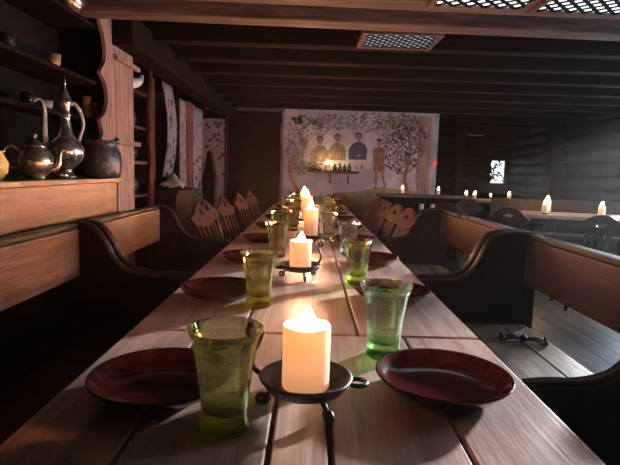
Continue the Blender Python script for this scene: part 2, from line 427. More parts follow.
# ------------------------------------------------------------ benches
def bench(y0, y1, side, lab, board='dark_y', grp=None, flat=0):
    """side=-1 left of the table, +1 right; origin on the floor under the back edge"""
    t = thing('high_back_bench', lab, 'bench', (side*1.1, y0, 0))
    L = y1-y0; th = .042
    # outline: distance from the back towards the table (u) and height
    s = flat
    top = spline([(-.04, .895), (0.0, .905), (.03+s*.8, .905), (.085+s, .885), (.135+s*.95, .82), (.18+s*.9, .735), (.245+s*.75, .682), (.345+s*.5, .660), (.45+s*.2, .658), (.53, .652)], 6)
    out = top+[(.545, .62), (.53, .56), (.47, .5), (.49, .3), (.53, 0), (.40, 0), (.33, .09), (.2, .10), (.1, .08), (.04, 0), (-.04, 0)]
    out = [(-side*u, z) for u, z in out]
    for a in (0, L-th):
        e = MB().prism([out], a, a+th); o = e.obj('end_panel', 'dark_z', t, bevel=.008)
        rim = MB().tube([(-side*u, a+th/2, z+.004) for u, z in top], .026, 10, flat=.45)
        rim.obj('curved_rail', 'rim', o)
    MB().box(-.022, .022, th+.001, L-th-.001, .66, .885, b=.006).obj('backrest', board, t)
    MB().box(-.03+side*.012, .03+side*.012, th+.001, L-th-.001, .886, .91, b=.006).obj('top_rail', 'rim', t)
    m = MB()
    for a, b in ((.0, .118), (.126, .42)):
        u0, u1 = sorted((-side*a, -side*b)); m.box(u0, u1, th+.001, L-th-.001, .42, .45, b=.003)
    m.obj('seat', 'seat' if side > 0 else 'dark_z', t)  # left seats in near-black wood: the shade beside the table is in the colour
    return t
bench(.80, 2.377, -1, 'nearest left bench, honey-brown backrest board running out of the left edge', 'honey_y')
bench(2.42, 3.64, -1, 'second left bench, short honey-brown backrest ending at the pointed chairs', 'honey_y')
bench(1.21, 2.495, 1, 'nearest right bench with dark backrest and sunlit weathered seat', 'dark_y', flat=.09)
bench(2.54, 4.12, 1, 'second right bench, dark red-brown backrest before the rounded chairs', 'dark_y', flat=.09)

# ------------------------------------------------------------ plates
def plate():
    m = MB()
    prof = [(0, 0), (.080, 0), (.090, .003), (.112, .014), (.128, .030), (.1325, .0355), (.131, .0385), (.126, .036), (.113, .020), (.098, .0115), (.06, .0085), (0, .0075)]
    m.lathe(prof, 56); return m.obj('plate', 'plate')
p0 = plate()
PL = [(-.270, .905), (-.29, 1.64), (-.27, 2.30), (-.27, 2.98), (-.27, 3.70), (-.27, 4.4), (-.27, 5.1), (-.27, 5.8)]
PR = [(.272, .945), (.29, 1.665), (.30, 2.345), (.28, 3.03), (.28, 3.75), (.28, 4.45), (.28, 5.15), (.28, 5.85)]
ordn = ['nearest', 'second', 'third', 'fourth', 'fifth', 'sixth', 'seventh', 'eighth']
first = True
for side, lst in (('left', PL), ('right', PR)):
    for i, (x, y) in enumerate(lst):
        o = p0 if first else p0.copy()
        if not first: C.objects.link(o)
        first = False
        o.location = (x, y, T+.0005)
        tag(o, '%s glossy red-brown plate along the %s side of the long table' % (ordn[i], side), 'plate', 'red-brown plates on the long table')

# ------------------------------------------------------------ glasses
def tumbler(mat):
    m = MB()
    prof = [(0, .004), (.030, .003), (.036, 0), (.041, .004), (.042, .012), (.0385, .020), (.0375, .032), (.040, .065), (.0445, .105), (.0525, .150), (.0605, .170),
            (.0610, .1715), (.0590, .1715), (.0500, .150), (.0420, .105), (.0372, .065), (.0340, .042), (.028, .034), (.014, .030), (0, .034)]
    m.lathe(prof, 48); o = m.obj('green_tumbler', mat); return o
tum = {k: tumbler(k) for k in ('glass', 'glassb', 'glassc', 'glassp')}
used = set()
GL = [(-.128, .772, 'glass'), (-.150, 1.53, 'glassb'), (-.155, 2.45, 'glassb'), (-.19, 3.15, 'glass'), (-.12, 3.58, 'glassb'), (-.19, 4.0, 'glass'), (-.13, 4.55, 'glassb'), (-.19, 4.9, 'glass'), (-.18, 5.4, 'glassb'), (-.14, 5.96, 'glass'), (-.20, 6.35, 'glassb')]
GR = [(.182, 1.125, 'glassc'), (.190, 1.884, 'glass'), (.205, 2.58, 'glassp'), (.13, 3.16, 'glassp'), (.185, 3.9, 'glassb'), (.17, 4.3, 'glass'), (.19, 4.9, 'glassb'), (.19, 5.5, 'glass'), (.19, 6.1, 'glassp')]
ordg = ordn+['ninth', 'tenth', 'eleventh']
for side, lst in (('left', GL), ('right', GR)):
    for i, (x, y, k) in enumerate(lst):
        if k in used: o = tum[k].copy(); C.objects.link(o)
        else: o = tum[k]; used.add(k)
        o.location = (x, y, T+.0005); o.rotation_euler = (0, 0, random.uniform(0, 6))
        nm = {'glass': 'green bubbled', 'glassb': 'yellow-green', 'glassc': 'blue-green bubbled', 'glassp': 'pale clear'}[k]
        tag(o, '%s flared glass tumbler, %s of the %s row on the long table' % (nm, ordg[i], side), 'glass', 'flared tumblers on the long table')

# ------------------------------------------------------------ candles and holders
def flame_mesh(h, r, x=0, y=0, z=0, lean=0):
    m = MB(); prof = []
    for i in range(13):
        t = i/12; prof.append((r*(sin(pi*min(1, t**.62))**.9 if 0 < t < 1 else 0), z+h*t))
    m.lathe(prof, 16); m.v = [(vx+x+lean*((vz-z)/h)**2, vy+y, vz) for vx, vy, vz in m.v]; return m
def holder():
    t = thing('candle_holder', '', 'candle holder')
    d = MB()
    d.lathe([(0, .028), (.045, .028), (.070, .034), (.082, .050), (.085, .056), (.081, .058), (.073, .045), (.055, .0365), (0, .035)], 40)
    d.obj('drip_pan', 'iron', t)
    for a in (0, 1, 2):
        an = radians(250)+a*2*pi/3
        pts = [(.040, .031), (.055, .030), (.068, .020)]+spiral(.078, .012, .012, .004, pi*.9, pi*.9+3.4*pi/2*1.3, 14)
        pts = [(r*cos(an), r*sin(an), max(z, .0045)) for r, z in pts]
        MB().tube(pts, .0052, 8).obj('scroll_foot', 'iron', t)
    pts = spline([(.080, .050), (.097, .062), (.101, .085), (.090, .108), (.082, .130)], 5)+spiral(.098, .130, .016, .005, pi, -1.1*pi, 22)
    MB().tube([(r, 0, z) for r, z in pts], .0052, 8).obj('scroll_handle', 'iron', t)
    rg = [(-.094+.016*cos(a), .016*sin(a), .050) for a in [i*2*pi/20 for i in range(21)]]
    MB().tube(rg, .0045, 8).obj('ring', 'iron', t)
    return t
def candle(r=.043, h=.115, depth=.05, fl='flame', fh=.075):
    t = thing('pillar_candle', '', 'candle')
    m = MB()
    m.lathe([(0, 0), (r-.002, 0), (r, .003), (r, h-.002), (r-.0015, h), (r-.0045, h-.002), (r-.0055, h-depth*.6), (r*.6, h-depth), (0, h-depth-.002)], 36)
    m.obj('wax', 'wax', t)
    MB().tube([(0, 0, h-depth-.002), (.001, 0, h-depth+.012)], .0018, 6).obj('wick', 'wick', t)
    flame_mesh(fh, r*.48, z=h-depth+.008, lean=.003).obj('flame', fl, t)
    return t
h0 = holder(); c0 = candle()
CS = [(.002, .868, 172, 'nearest'), (-.03, 1.97, 35, 'second'), (.01, 2.95, 60, 'third'), (-.02, 4.0, 150, 'fourth'), (-.05, 5.1, 40, 'fifth'), (-.07, 6.2, 90, 'sixth')]
for i, (x, y, a, nm) in enumerate(CS):
    lab = '%s forged iron candle holder with scrolled feet on the long table' % nm
    if i == 0: h0.location = (x, y, T); h0.rotation_euler[2] = radians(a); h0['label'] = lab; h0['group'] = 'iron candle holders down the long table'
    else: dup(h0, (x, y, T), radians(a), lab)
    lab = '%s lit cream pillar candle down the middle of the long table' % nm
    if i == 0: c0.location = (x, y, T+.036); c0['label'] = lab; c0['group'] = 'pillar candles down the long table'
    else: dup(c0, (x, y, T+.036), radians(a), lab, scale=(1, 1, (1, 1, 1.5, 1.7, 1.5, 1.4)[i]))

# ------------------------------------------------------------ chairs
def chair(kind, mat, lab, hole=True):
    t = thing('carved_chair', lab, 'chair')
    m = MB(); m.prism([spline([(-.17, -.18), (0, -.19), (.17, -.18), (.215, 0), (.21, .17), (0, .20), (-.21, .17), (-.215, 0)], 4, True)], .43, .46,
                      Matrix(((1,0,0,0),(0,0,1,0),(0,1,0,0),(0,0,0,1))))
    m.obj('seat', mat, t, bevel=.006)
    for sx in (-1, 1):
        for sy in (-1, 1):
            MB().tube([(sx*.12, sy*.12, .43), (sx*.15, sy*.155, .22), (sx*.18, sy*.19, 0)], [.017, .021, .014], 10).obj('leg', mat, t)
    lean = Matrix.Translation((0, -.16, .455)) @ Matrix.Rotation(radians(24), 4, 'X')
    if kind == 'gable':
        half = [(0, .51), (.05, .455), (.09, .412), (.10, .395), (.125, .398), (.145, .38), (.15, .355), (.13, .335), (.125, .315), (.10, .30), (.05, .292)]
        outl = half+[(-x, z) for x, z in reversed(half) if x > 0]
        hole_ = [(0, .455), (.032, .388), (-.032, .388)]
    else:
        half = [(0, .475), (.06, .468), (.11, .44), (.15, .395), (.19, .36), (.205, .335), (.185, .31), (.13, .30), (.09, .295), (.04, .29)]
        outl = spline(half, 3); outl = outl+[(-x, z) for x, z in reversed(outl) if x > 1e-4]
        hole_ = [(.045*cos(a), .385+.022*sin(a)) for a in [i*2*pi/14 for i in range(14)]]
    MB().prism([outl, hole_], -.011, .011, lean).obj('crest', mat, t, bevel=.004)
    for k in (-1.5, -.5, .5, 1.5):
        a, b = Vector((k*.05, 0, -.01)), Vector((k*.064, 0, .335))
        m = MB(); m.prism([[(a.x-.012, a.z), (a.x+.012, a.z), (b.x+.018, b.z), (b.x-.018, b.z)]], -.008, .008, lean)
        m.obj('back_slat', mat, t, bevel=.002)
    return t
g = chair('gable', 'chair', 'x'); gd = chair('gable', 'chairdk', 'x'); rn = chair('round', 'chair', 'x'); rd = chair('round', 'chairdk', 'x')
done = set()
def put(src, x, y, rz, lab, grp):
    if src.name in done: return dup(src, (x, y, 0), rz, lab, grp)
    done.add(src.name); src.location = (x, y, 0); src.rotation_euler = (0, 0, rz); src['label'] = lab; src['group'] = grp; return src
GLc = 'gable-crested chairs along the left side'
for x, y, src, lab in [(-.58, 3.88, g, 'nearest brown chair with gabled crest and triangular cut-out, left of the table'),
                       (-.64, 4.42, gd, 'dark chair with gabled crest, second in the left row'),
                       (-.57, 4.95, g, 'third gabled brown chair of the left row'),
                       (-.53, 5.80, g, 'fourth gabled brown chair of the left row, standing apart'),
                       (-.52, 6.75, g, 'farthest gabled brown chair at the left, before the dark opening')]:
    put(src, x, y, -pi/2-.42, lab, GLc)
GRc = 'rounded chairs along the right side'
for i, (x, y) in enumerate([(.56, 4.38), (.54, 4.88), (.52, 5.4), (.54, 5.9), (.55, 6.4)]):
    put(rn, x, y, pi/2+.2, ['nearest', 'second', 'third', 'fourth', 'farthest'][i]+' round-crested brown chair of the right row beyond the benches', GRc)
put(rn, .42, 7.05, pi, 'round-crested chair at the far end of the table, below the mural', 'chairs at the table head')
RT = 'dark chairs at the right-hand tables'
put(rd, 2.56, 4.60, radians(-8), 'dark round-crested chair nearest on the right, behind the near bench', RT)
put(rn, 2.16, 5.36, radians(-25), 'brown round-crested chair at the left end of the lit side table', RT)
put(rd, 1.62, 5.9, radians(-15), 'dark chair between the lit side table and the right row', RT)
put(rd, 2.2, 7.1, radians(-10), 'dark chair in front of the far candle-lit table', RT)
put(rd, 2.9, 7.9, radians(10), 'dark chair deep in the gloom at the far candle-lit table', RT)

# ------------------------------------------------------------ right-hand tables
def side_table(x, y, rz, w, d, z, lab):
    t = thing('side_table', lab, 'table', (x, y, 0), rz)
    m = MB()
    for k in range(4): m.box(-w/2, w/2, -d/2+d/4*k, -d/2+d/4*(k+1)-.004, z-.04, z, b=.003)
    m.obj('tabletop', 'table', t)
    for sx in (-1, 1):
        X = sx*(w/2-.2)
        for sy in (-1, 1):
            MB().tube([(X+sx*.1, sy*d*.42, 0), (X-sx*.03, sy*d*.1, z-.042)], .03, 8).obj('leg', 'chairdk', t)
    MB().box(-w/2+.1, w/2-.1, -d/2+.06, d/2-.06, z-.10, z-.0405, b=.004).obj('apron', 'chairdk', t)
    return t
side_table(3.15, 6.0, radians(-18), 1.7, .75, .77, 'side table with pale lit plank top at the right, two candles on it')
side_table(3.35, 9.5, radians(0), 1.9, .8, .77, 'far side table in the dark right corner under small candles')
sb = thing('wall_bench', 'dark long bench with a low backrest board behind the pale lit side table', 'bench', (3.40, 6.72, 0), radians(-18))
MB().box(-.9, .9, -.2, .2, .41, .45, b=.005).obj('seat', 'dark_y', sb)
MB().box(-.9, .9, .205, .24, .62, .90, b=.005).obj('backrest', 'dark_y', sb)
for sx in (-1, 1):
    MB().box(sx*.8-.03, sx*.8+.03, -.18, .18, 0, .409, b=.004).obj('leg', 'dark_z', sb)
    MB().box(sx*.8-.03, sx*.8+.03, .241, .28, 0, .88, b=.004).obj('back_post', 'dark_z', sb)
# counter before the mural
ct = thing('serving_counter', 'dark narrow counter with candles at the right foot of the mural', 'counter', (1.75, 7.75, 0))
MB().box(-.7, .7, -.2, .2, .85, .89, b=.006).obj('counter_top', 'beam', ct)
MB().box(-.66, .66, .12, .16, .02, .849).obj('back_panel', 'ceil', ct)
for sx in (-1, 1): MB().box(sx*.64-.03, sx*.64+.03, -.16, .119, 0, .849, b=.004).obj('leg', 'ceil', ct)
MB().box(-.60, .60, -.16, .118, .62, .65).obj('shelf', 'ceil', ct)
for i, x in enumerate((.52, .66)):
    m = MB(); m.lathe([(0, 0), (.03, 0), (.035, .04), (.036, .1), (.032, .1), (.03, .01), (0, .008)], 20)
    o = m.obj('white_mug', 'cupw'); o.location = (1.75-.2+i*.17+.17, 7.68, .651)
    tag(o, ['left', 'right'][i]+' small white mug on the shelf under the counter', 'mug', 'white mugs under the counter')
# small candles with saucers
sc0 = candle(.028, .085, .02, 'flame_far', .055)
def saucer():
    m = MB(); m.lathe([(0, 0), (.03, 0), (.05, .012), (.048, .015), (.03, .005), (0, .005)], 24)
    return m.obj('candle_saucer', 'iron')
s0 = saucer(); fst = True
for x, y, z, lab, sc in [(1.42, 7.70, .89, 'on the left of the counter under the mural tree', 1.0), (1.97, 7.70, .89, 'on the right end of the counter by the plaster corner', 1.0),
                         (2.93, 9.40, .77, 'leftmost on the far side table', 1.2), (3.02, 9.18, .77, 'second from left on the far side table', 1.2),
                         (3.52, 9.75, .77, 'low at the back of the far side table', .8), (3.72, 9.35, .77, 'rightmost on the far side table', 1.3),
                         (2.82, 5.98, .77, 'on the left of the pale lit side table', 1.35), (2.97, 6.25, .77, 'just behind another candle on the pale lit side table', 1.6),
                         (3.36, 5.74, .77, 'on the right of the pale lit side table', 1.35)]:
    if fst: s = s0; c = sc0
    else:
        s = s0.copy(); C.objects.link(s); c = dup(sc0, (0, 0, 0))
    fst = False
    s.location = (x, y, z+.0005); c.location = (x, y, z+.0063); c.scale = (sc, sc, sc)
    tag(s, 'dark saucer of the candle '+lab, 'saucer', 'candle saucers on the side tables')
    tag(c, 'small lit candle '+lab, 'candle', 'small candles on the side tables')

# iron trivets on the bench seats
def trivet():
    t = thing('iron_trivet', '', 'trivet')
    MB().lathe([(0, .004), (.016, .004), (.020, .012), (.014, .024), (.006, .030), (0, .031)], 16).obj('boss', 'iron', t)
    for a in (15, 165, 200, -20):
        an = radians(a)
        p = [(.012, .012), (.045, .016), (.075, .012)]+spiral(.092, .013, .012, .005, pi*1.1, pi*1.1+1.5*pi, 12)
        MB().tube([(r*cos(an), r*sin(an), max(.006, z)) for r, z in p], .0065, 8).obj('scroll_arm', 'iron', t)
    return t
tv = trivet(); tv.location = (.985, 2.19, .4505); tv.rotation_euler[2] = radians(-18)
tag(tv, 'black forged iron trivet with curled arms on the nearest right bench seat', 'trivet', 'iron trivets on bench seats')
dup(tv, (.95, 3.22, .4505), radians(10), 'black forged iron trivet on the seat of the second right bench')

# ------------------------------------------------------------ dresser with the vessels
dr = thing('wooden_dresser', 'reddish wooden dresser with a ledge of metal pots and a wavy-edged side', 'dresser', (-1.2, 1.3, 0))
MB().box(-.50, .012, 0, 1.865, 1.085, 1.11, b=.004).obj('ledge', 'honey_y', dr)
MB().box(-.03, 0, .0, 1.82, .74, 1.083, b=.003).obj('front_panel', 'honey_y', dr)
MB().box(-.035, .008, 1.82, 1.85, .5, 1.084, b=.003).obj('corner_strip', 'post', dr)
MB().box(-.50, -.48, 0, 2.58, .0, 2.28).box(-.479, -.205, 2.56, 2.58, 0, 2.28).obj('back_panel', 'darkroom', dr)
MB().box(-.479, -.15, 1.866, 2.243, 1.085, 1.11).obj('rear_ledge', 'honey_y', dr)
MB().box(-.20, -.16, 2.245, 2.59, 0, 2.31, b=.006).obj('end_post', 'post', dr)
rotYZ = Matrix(((0,-1,0,0),(1,0,0,0),(0,0,1,0),(0,0,0,1)))   # local x -> world y
wav = spline([(2.05, 2.31), (2.025, 2.2), (2.017, 2.108), (2.09, 1.99), (2.09, 1.87), (2.01, 1.785), (2.08, 1.73), (2.12, 1.63), (2.07, 1.53), (1.995, 1.48), (2.03, 1.40), (2.0, 1.33), (2.03, 1.112)], 5)
MB().prism([wav+[(2.243, 1.112), (2.243, 2.31)]], .165, .190, rotYZ).obj('wavy_side_board', 'post', dr, bevel=.003)
for z, xf, y1 in ((1.488, -.30, 2.5), (1.71, -.20, 2.02), (2.06, -.20, 2.02)):
    MB().box(-.478, xf, .0, y1, z-.012, z+.012).obj('shelf', 'ceil', dr)
for z in (1.355, 1.92): MB().box(-.159, -.13, 2.20, 2.66, z-.016, z+.016, b=.003).obj('cross_rail', 'post', dr)
MB().box(-.478, -.44, .95, 1.03, 1.11, 1.474).obj('upright_slat', 'cup', dr)
# teapot
def teapot():
    t = thing('metal_teapot', 'squat engraved brass teapot with curved spout and loop handle on the ledge', 'teapot', (-1.31, 2.40, 1.111), radians(26))
    b = MB(); b.lathe([(0, 0), (.042, 0), (.046, .006), (.043, .012), (.065, .030), (.080, .065), (.081, .090), (.070, .122), (.050, .145), (.046, .150), (0, .150)], 40)
    b.obj('body', 'brass', t)
    MB().lathe([(.050, .150), (.052, .155), (.040, .168), (.016, .180), (.008, .185), (.007, .195), (.012, .203), (.008, .213), (0, .218)], 30).obj('lid', 'pewter', t)
    MB().tube(spline([(.068, 0, .045), (.090, 0, .055), (.100, 0, .085), (.105, 0, .120), (.118, 0, .140), (.132, 0, .138)], 6), [.017-.010*i/30 for i in range(31)], 12).obj('spout', 'brass', t)
    MB().tube(spline([(-.072, 0, .05), (-.105, 0, .055), (-.128, 0, .09), (-.125, 0, .13), (-.098, 0, .152), (-.066, 0, .130)], 6), .0085, 10).obj('handle', 'pewter', t)
teapot()
def ewer():
    t = thing('tall_ewer', 'tall pewter ewer with long neck, swan spout and arched handle on the ledge', 'ewer', (-1.33, 2.75, 1.111), radians(26))
    b = MB(); b.lathe([(0, 0), (.050, 0), (.052, .008), (.036, .022), (.026, .045), (.038, .058), (.070, .085), (.090, .125), (.092, .155), (.074, .195), (.044, .225), (.030, .260), (.022, .310), (.024, .330), (.032, .337), (.024, .344), (.022, .370), (.032, .390), (.036, .410), (.030, .418), (0, .42)], 40)
    b.obj('body', 'pewter', t)
    MB().lathe([(.033, .419), (.030, .430), (.018, .455), (.008, .475), (.006, .495), (.009, .505), (.004, .525), (0, .545)], 24).obj('lid', 'pewter', t)
    p = spline([(-.074, 0, .140), (-.098, 0, .20), (-.100, 0, .28), (-.098, 0, .355), (-.112, 0, .405), (-.136, 0, .408), (-.146, 0, .396)], 6)
    MB().tube(p, [.019-.013*min(1, i/24) for i in range(len(p))], 12).obj('spout', 'horn', t)
    p = spline([(.030, 0, .395), (.048, 0, .400), (.078, 0, .350), (.088, 0, .290), (.074, 0, .235), (.066, 0, .205)], 6)
    MB().tube(p, .0085, 10).obj('handle', 'horn', t)
ewer()
def woven_pot():
    t = thing('black_pot', 'squat black textured pot with braided rim at the end of the ledge', 'pot', (-1.30, 3.12, 1.111))
    m = MB(); n = 44; rows = 16; vs = []; 
    for j in range(rows+1):
        z = .215*j/rows
        for i in range(n):
            a = 2*pi*i/n
            r = .102+.022*sin(pi*min(1, z/.19*.9+.1))+(.005 if (i//2+j) % 2 else -.002)*(1 if .02 < z < .17 else .2)
            vs.append((r*cos(a), r*sin(a), z))
    fs = [(j*n+i, j*n+(i+1) % n, (j+1)*n+(i+1) % n, (j+1)*n+i) for j in range(rows) for i in range(n)]
    fs.append(tuple(range(n))[::-1]); m.add(vs, fs, True)
    m.lathe([(.100, .214), (.100, .05), (0, .04)], 30)
    m.obj('body', 'basket', t)
    MB().tube([((.112+.003*cos(a*9))*cos(a), (.112+.003*cos(a*9))*sin(a), .216+.003*sin(a*18)) for a in [i*2*pi/90 for i in range(91)]], .009, 8, cap=False).obj('braided_rim', 'basket', t)
    MB().tube([(.10, .05+.0, .216), (.09, .045, .245), (.075, .06, .25), (.07, .08, .216)], .006, 8).obj('lug_handle', 'pewter', t)
woven_pot()
m = MB(); m.lathe([(0, 0), (.05, 0), (.075, .03), (.08, .07), (.06, .11), (.062, .12), (.055, .12), (.05, .1), (0, .02)], 32)
o = m.obj('ochre_jar', 'yellow'); o.location = (-1.33, 2.07, 1.111); tag(o, 'ochre glazed jar cut by the left edge beside the brass teapot', 'jar')
m = MB(); m.lathe([(0, 0), (.03, 0), (.034, .02), (.028, .035), (.024, .033), (.026, .01), (0, .006)], 24)
o = m.obj('brass_bowl', 'brass'); o.location = (-1.27, 2.575, 1.111); tag(o, 'tiny brass bowl between the teapot and the foot of the ewer', 'bowl')
def cup(name, x, y, z, r, h, mat, lab, cat='cup'):
    m = MB(); m.lathe([(0, 0), (r*.75, 0), (r*.9, h*.3), (r, h), (r*.9, h), (r*.78, h*.3), (0, h*.12)], 26)
    hd = MB().tube([(r*.8, 0, h*.25), (r*1.5, 0, h*.3), (r*1.5, 0, h*.8), (r*.9, 0, h*.85)], r*.12, 8)
    if cat == 'mug':
        t = thing(name, lab, cat, (x, y, z), radians(-30)); m.obj('body', mat, t); hd.obj('handle', mat, t)
    else:
        o = m.obj(name, mat); o.location = (x, y, z); tag(o, lab, cat)
cup('clay_cup', -1.43, 2.85, 1.723, .034, .060, 'cup', 'lone brown clay cup on the middle dresser shelf above the ewer')
cup('cream_cup', -1.555, 3.67, 1.501, .030, .075, 'cupw', 'cream cup at the foot of the stacked cups on the lower dresser shelf')
cup('clay_bowl', -1.555, 3.67, 1.577, .044, .052, 'cup', 'brown bowl balanced on the cream cup')
cup('clay_cup', -1.555, 3.54, 1.501, .040, .085, 'cup', 'brown cup left of the cream cup, another cup standing on it')
cup('clay_cup', -1.555, 3.54, 1.587, .036, .068, 'cup', 'topmost brown cup standing on another cup, left of the bowl')
cup('clay_cup', -1.56, 3.0, 1.501, .036, .05, 'cup', 'small brown cup on the lower dresser shelf beside the spout of the ewer')
cup('clay_mug', -1.56, 2.80, 1.501, .036, .065, 'darkpot', 'dark glazed mug on the lower dresser shelf over the teapot', 'mug')
cup('clay_mug', -1.45, 2.45, 1.723, .036, .065, 'darkpot', 'dark glazed mug far left on the middle dresser shelf', 'mug')
t = thing('metal_jug', 'grey metal jug on the top dresser shelf, cut by the top edge', 'jug', (-1.43, 3.05, 2.073), radians(26))
MB().lathe([(0, 0), (.05, 0), (.075, .04), (.078, .08), (.055, .13), (.05, .16), (.045, .16), (.05, .12), (0, .02)], 32).obj('body', 'pewter', t)
MB().tube(spline([(-.06, 0, .03), (-.10, 0, .03), (-.115, 0, .07), (-.12, 0, .13)], 5), [.014-.008*i/15 for i in range(16)], 10).obj('spout', 'horn', t)

# second shelf unit farther along the wall
sh = thing('wall_shelf_unit', 'narrow dark shelf unit with a pointed wavy board beyond the dresser', 'shelf', (-1.36, 3.96, 0))
wv = spline([(.40, 2.03), (.385, 1.86), (.33, 1.65), (.36, 1.55), (.33, 1.42), (.37, 1.28), (.34, 1.12), (.36, .98), (.33, .86)], 5)
MB().prism([[(.42, 2.03)]+wv[1:]+[(.33, 0), (.45, 0), (.45, 1.6)]], .01, .035, rotYZ).obj('wavy_side_board', 'chair', sh, bevel=.003)
for z in (.95, 1.22, 1.5, 1.78): MB().box(-.365, -.04, .0, .41, z-.012, z+.012).obj('shelf', 'dark_y', sh)
MB().box(-.385, -.366, 0, .43, 0, 1.95).obj('back_panel', 'darkroom', sh)
for i, (z, s) in enumerate([(.963, 1.), (1.233, .95), (1.513, .9)]):
    m = MB(); m.lathe([(0, 0), (.05, 0), (.075, .05), (.07, .11), (.045, .14), (.045, .17), (.05, .175), (.038, .175), (.04, .13), (0, .02)], 28)
    o = m.obj('dark_jar', 'darkpot'); o.location = (-1.49, 4.12, z); o.scale = (s, s, s)
    tag(o, 'dark glazed jar on the narrow shelf unit, '+['lowest of the three', 'middle of the three', 'topmost of the three'][i], 'jar', 'dark jars on the narrow shelf unit')
m = MB(); p = spline([(0, 0, 0.02), (.02, .10, .04), (.03, .17, .07), (.03, .22, .12)], 6)
m.tube(p, [.04*(1-i/(len(p)-1))**.7+.008 for i in range(len(p))], 12); o = m.obj('pale_horn', 'horn'); o.location = (-1.44, 4.02, 1.812)
tag(o, 'pale curved drinking horn on the top of the narrow shelf unit', 'horn')

# textiles along the left wall
def curtain(name, mat, lab, x, y0, y1, z0, z1, amp=.03, bow=0, along='y', n=3):
    m = MB()
    def fn(u, v):
        w = amp*sin(u*n*2*pi)*(.4+.6*v)+bow*sin(pi*v)
        k = y0+(y1-y0)*u
        return (x+w, k+bow*sin(pi*v), z1+(z0-z1)*v) if along == 'y' else (k, x+w, z1+(z0-z1)*v)
    m.grid(fn, 36, 14); o = m.obj(name, mat, solid=.006); return tag(o, lab, 'curtain')
curtain('floral_curtain', 'floral', 'bowed white floral curtain nearest beyond the narrow shelf unit', -1.36, 4.62, 4.94, 1.10, 1.96, .015, .04)
curtain('red_curtain', 'redcloth', 'dark red hanging beside the nearest floral curtain', -1.42, 4.44, 4.60, 1.08, 1.97, .015)
curtain('grey_curtain', 'greycloth', 'grey striped hanging between two floral curtains', -1.30, 5.0, 5.27, 1.0, 1.86, .02)
curtain('floral_curtain', 'floral', 'straight floral curtain just before the floral screen', -1.32, 5.62, 6.15, .95, 1.88, .02)
curtain('red_curtain', 'redcloth', 'dark red hanging just behind the grey striped hanging', -1.30, 5.3, 5.58, .95, 1.88, .02)
t = thing('floral_screen', 'flat floral-papered screen facing the room before the dark opening', 'screen', (-1.42, 6.85, 0))
MB().box(-.25, .25, 0, .03, .05, 1.86).obj('panel', 'floral', t)
for x in (-.27, .255): MB().box(x, x+.025, -.01, .04, 0, 1.9).obj('post', 'dark_z', t)
m = MB(); m.grid(lambda u, v: (-.1+.2*u, .11+.18*v-.09, .03+.10*sin(pi*u)*sin(pi*v)+.015*sin(9*u+7*v)), 14, 14)
o = m.obj('folded_cloth', 'whitecloth', solid=.01); o.location = (-1.27, 4.55, .988)
tag(o, 'crumpled white cloth on the chest under the floral curtain', 'cloth')
t = thing('low_chest', 'dark wooden chest under the curtains beyond the narrow shelf unit', 'chest', (-1.38, 4.43, 0))
MB().box(-.2, .2, 0, .8, .06, .95, b=.008).obj('body', 'dark_z', t); MB().box(-.22, .22, -.01, .82, .951, .985, b=.006).obj('lid', 'dark_z', t)
MB().box(-.2, .2, .05, .12, 0, .059).obj('foot', 'dark_z', t); MB().box(-.2, .2, .7, .77, 0, .059).obj('foot', 'dark_z', t)
# high-backed chair by the screen
t = thing('high_back_armchair', 'tall narrow-backed dark carved chair standing before the floral screen', 'chair', (-1.06, 6.28, 0), radians(-60))
MB().box(-.24, .24, -.22, .24, .42, .46, b=.008).obj('seat', 'chairdk', t)
for sx in (-1, 1):
    for sy in (-1, 1): MB().box(sx*.21-.025, sx*.21+.025, sy*.19-.025, sy*.19+.025, 0, .419, b=.004).obj('leg', 'chairdk', t)
hb = spline([(-.22, .46), (-.21, .8), (-.24, 1.05), (-.15, 1.2), (-.08, 1.36), (0, 1.41), (.08, 1.36), (.15, 1.2), (.24, 1.05), (.21, .8), (.22, .46)], 4)
MB().prism([hb], -.22, -.185).obj('backrest', 'chairdk', t, bevel=.006)
MB().prism([spline([(-.04, .9), (-.06, 1.25), (0, 1.33), (.06, 1.25), (.04, .9)], 5)], -.184, -.165).obj('inlay', 'chair', t)

# ------------------------------------------------------------ mural (painted layer on the plaster)
mu = thing('mural', 'painted wall mural of four people at a table between two trees', 'mural', (.8, YM, 0))
def uv(px, py): return (-.404+(px-288)*.01667-.8, 2.168-(py-112)*.01662+(px-288)*.00052)
def paint(name, mat, shapes, d=.001, lab=None):
    m = MB()
    for s in shapes:
        m.prism([[uv(*p) for p in s]], -d-.002, -d)
    o = m.obj(name, mat, mu)
    if lab: o['label'] = lab
    return o
def ell(cx, cy, rx, ry, n=14, a=0):
    return [(cx+rx*cos(t)*cos(a)-ry*sin(t)*sin(a), cy+rx*cos(t)*sin(a)+ry*sin(t)*cos(a)) for t in [i*2*pi/n for i in range(n)]]
def stroke(pts, w):
    p = spline(pts, 5); L = []; R = []
    for i, q in enumerate(p):
        a = p[max(0, i-1)]; b = p[min(len(p)-1, i+1)]; dx, dy = b[0]-a[0], b[1]-a[1]; l = math.hypot(dx, dy) or 1
        ww = w*(1-.6*i/len(p)); L.append((q[0]-dy/l*ww, q[1]+dx/l*ww)); R.append((q[0]+dy/l*ww, q[1]-dx/l*ww))
    return L+R[::-1]
paint('painted_hill', 'hill', [[(300, 200), (318, 196), (340, 193), (362, 191), (385, 187), (405, 190), (425, 192), (425, 212), (300, 212)]], .0005)
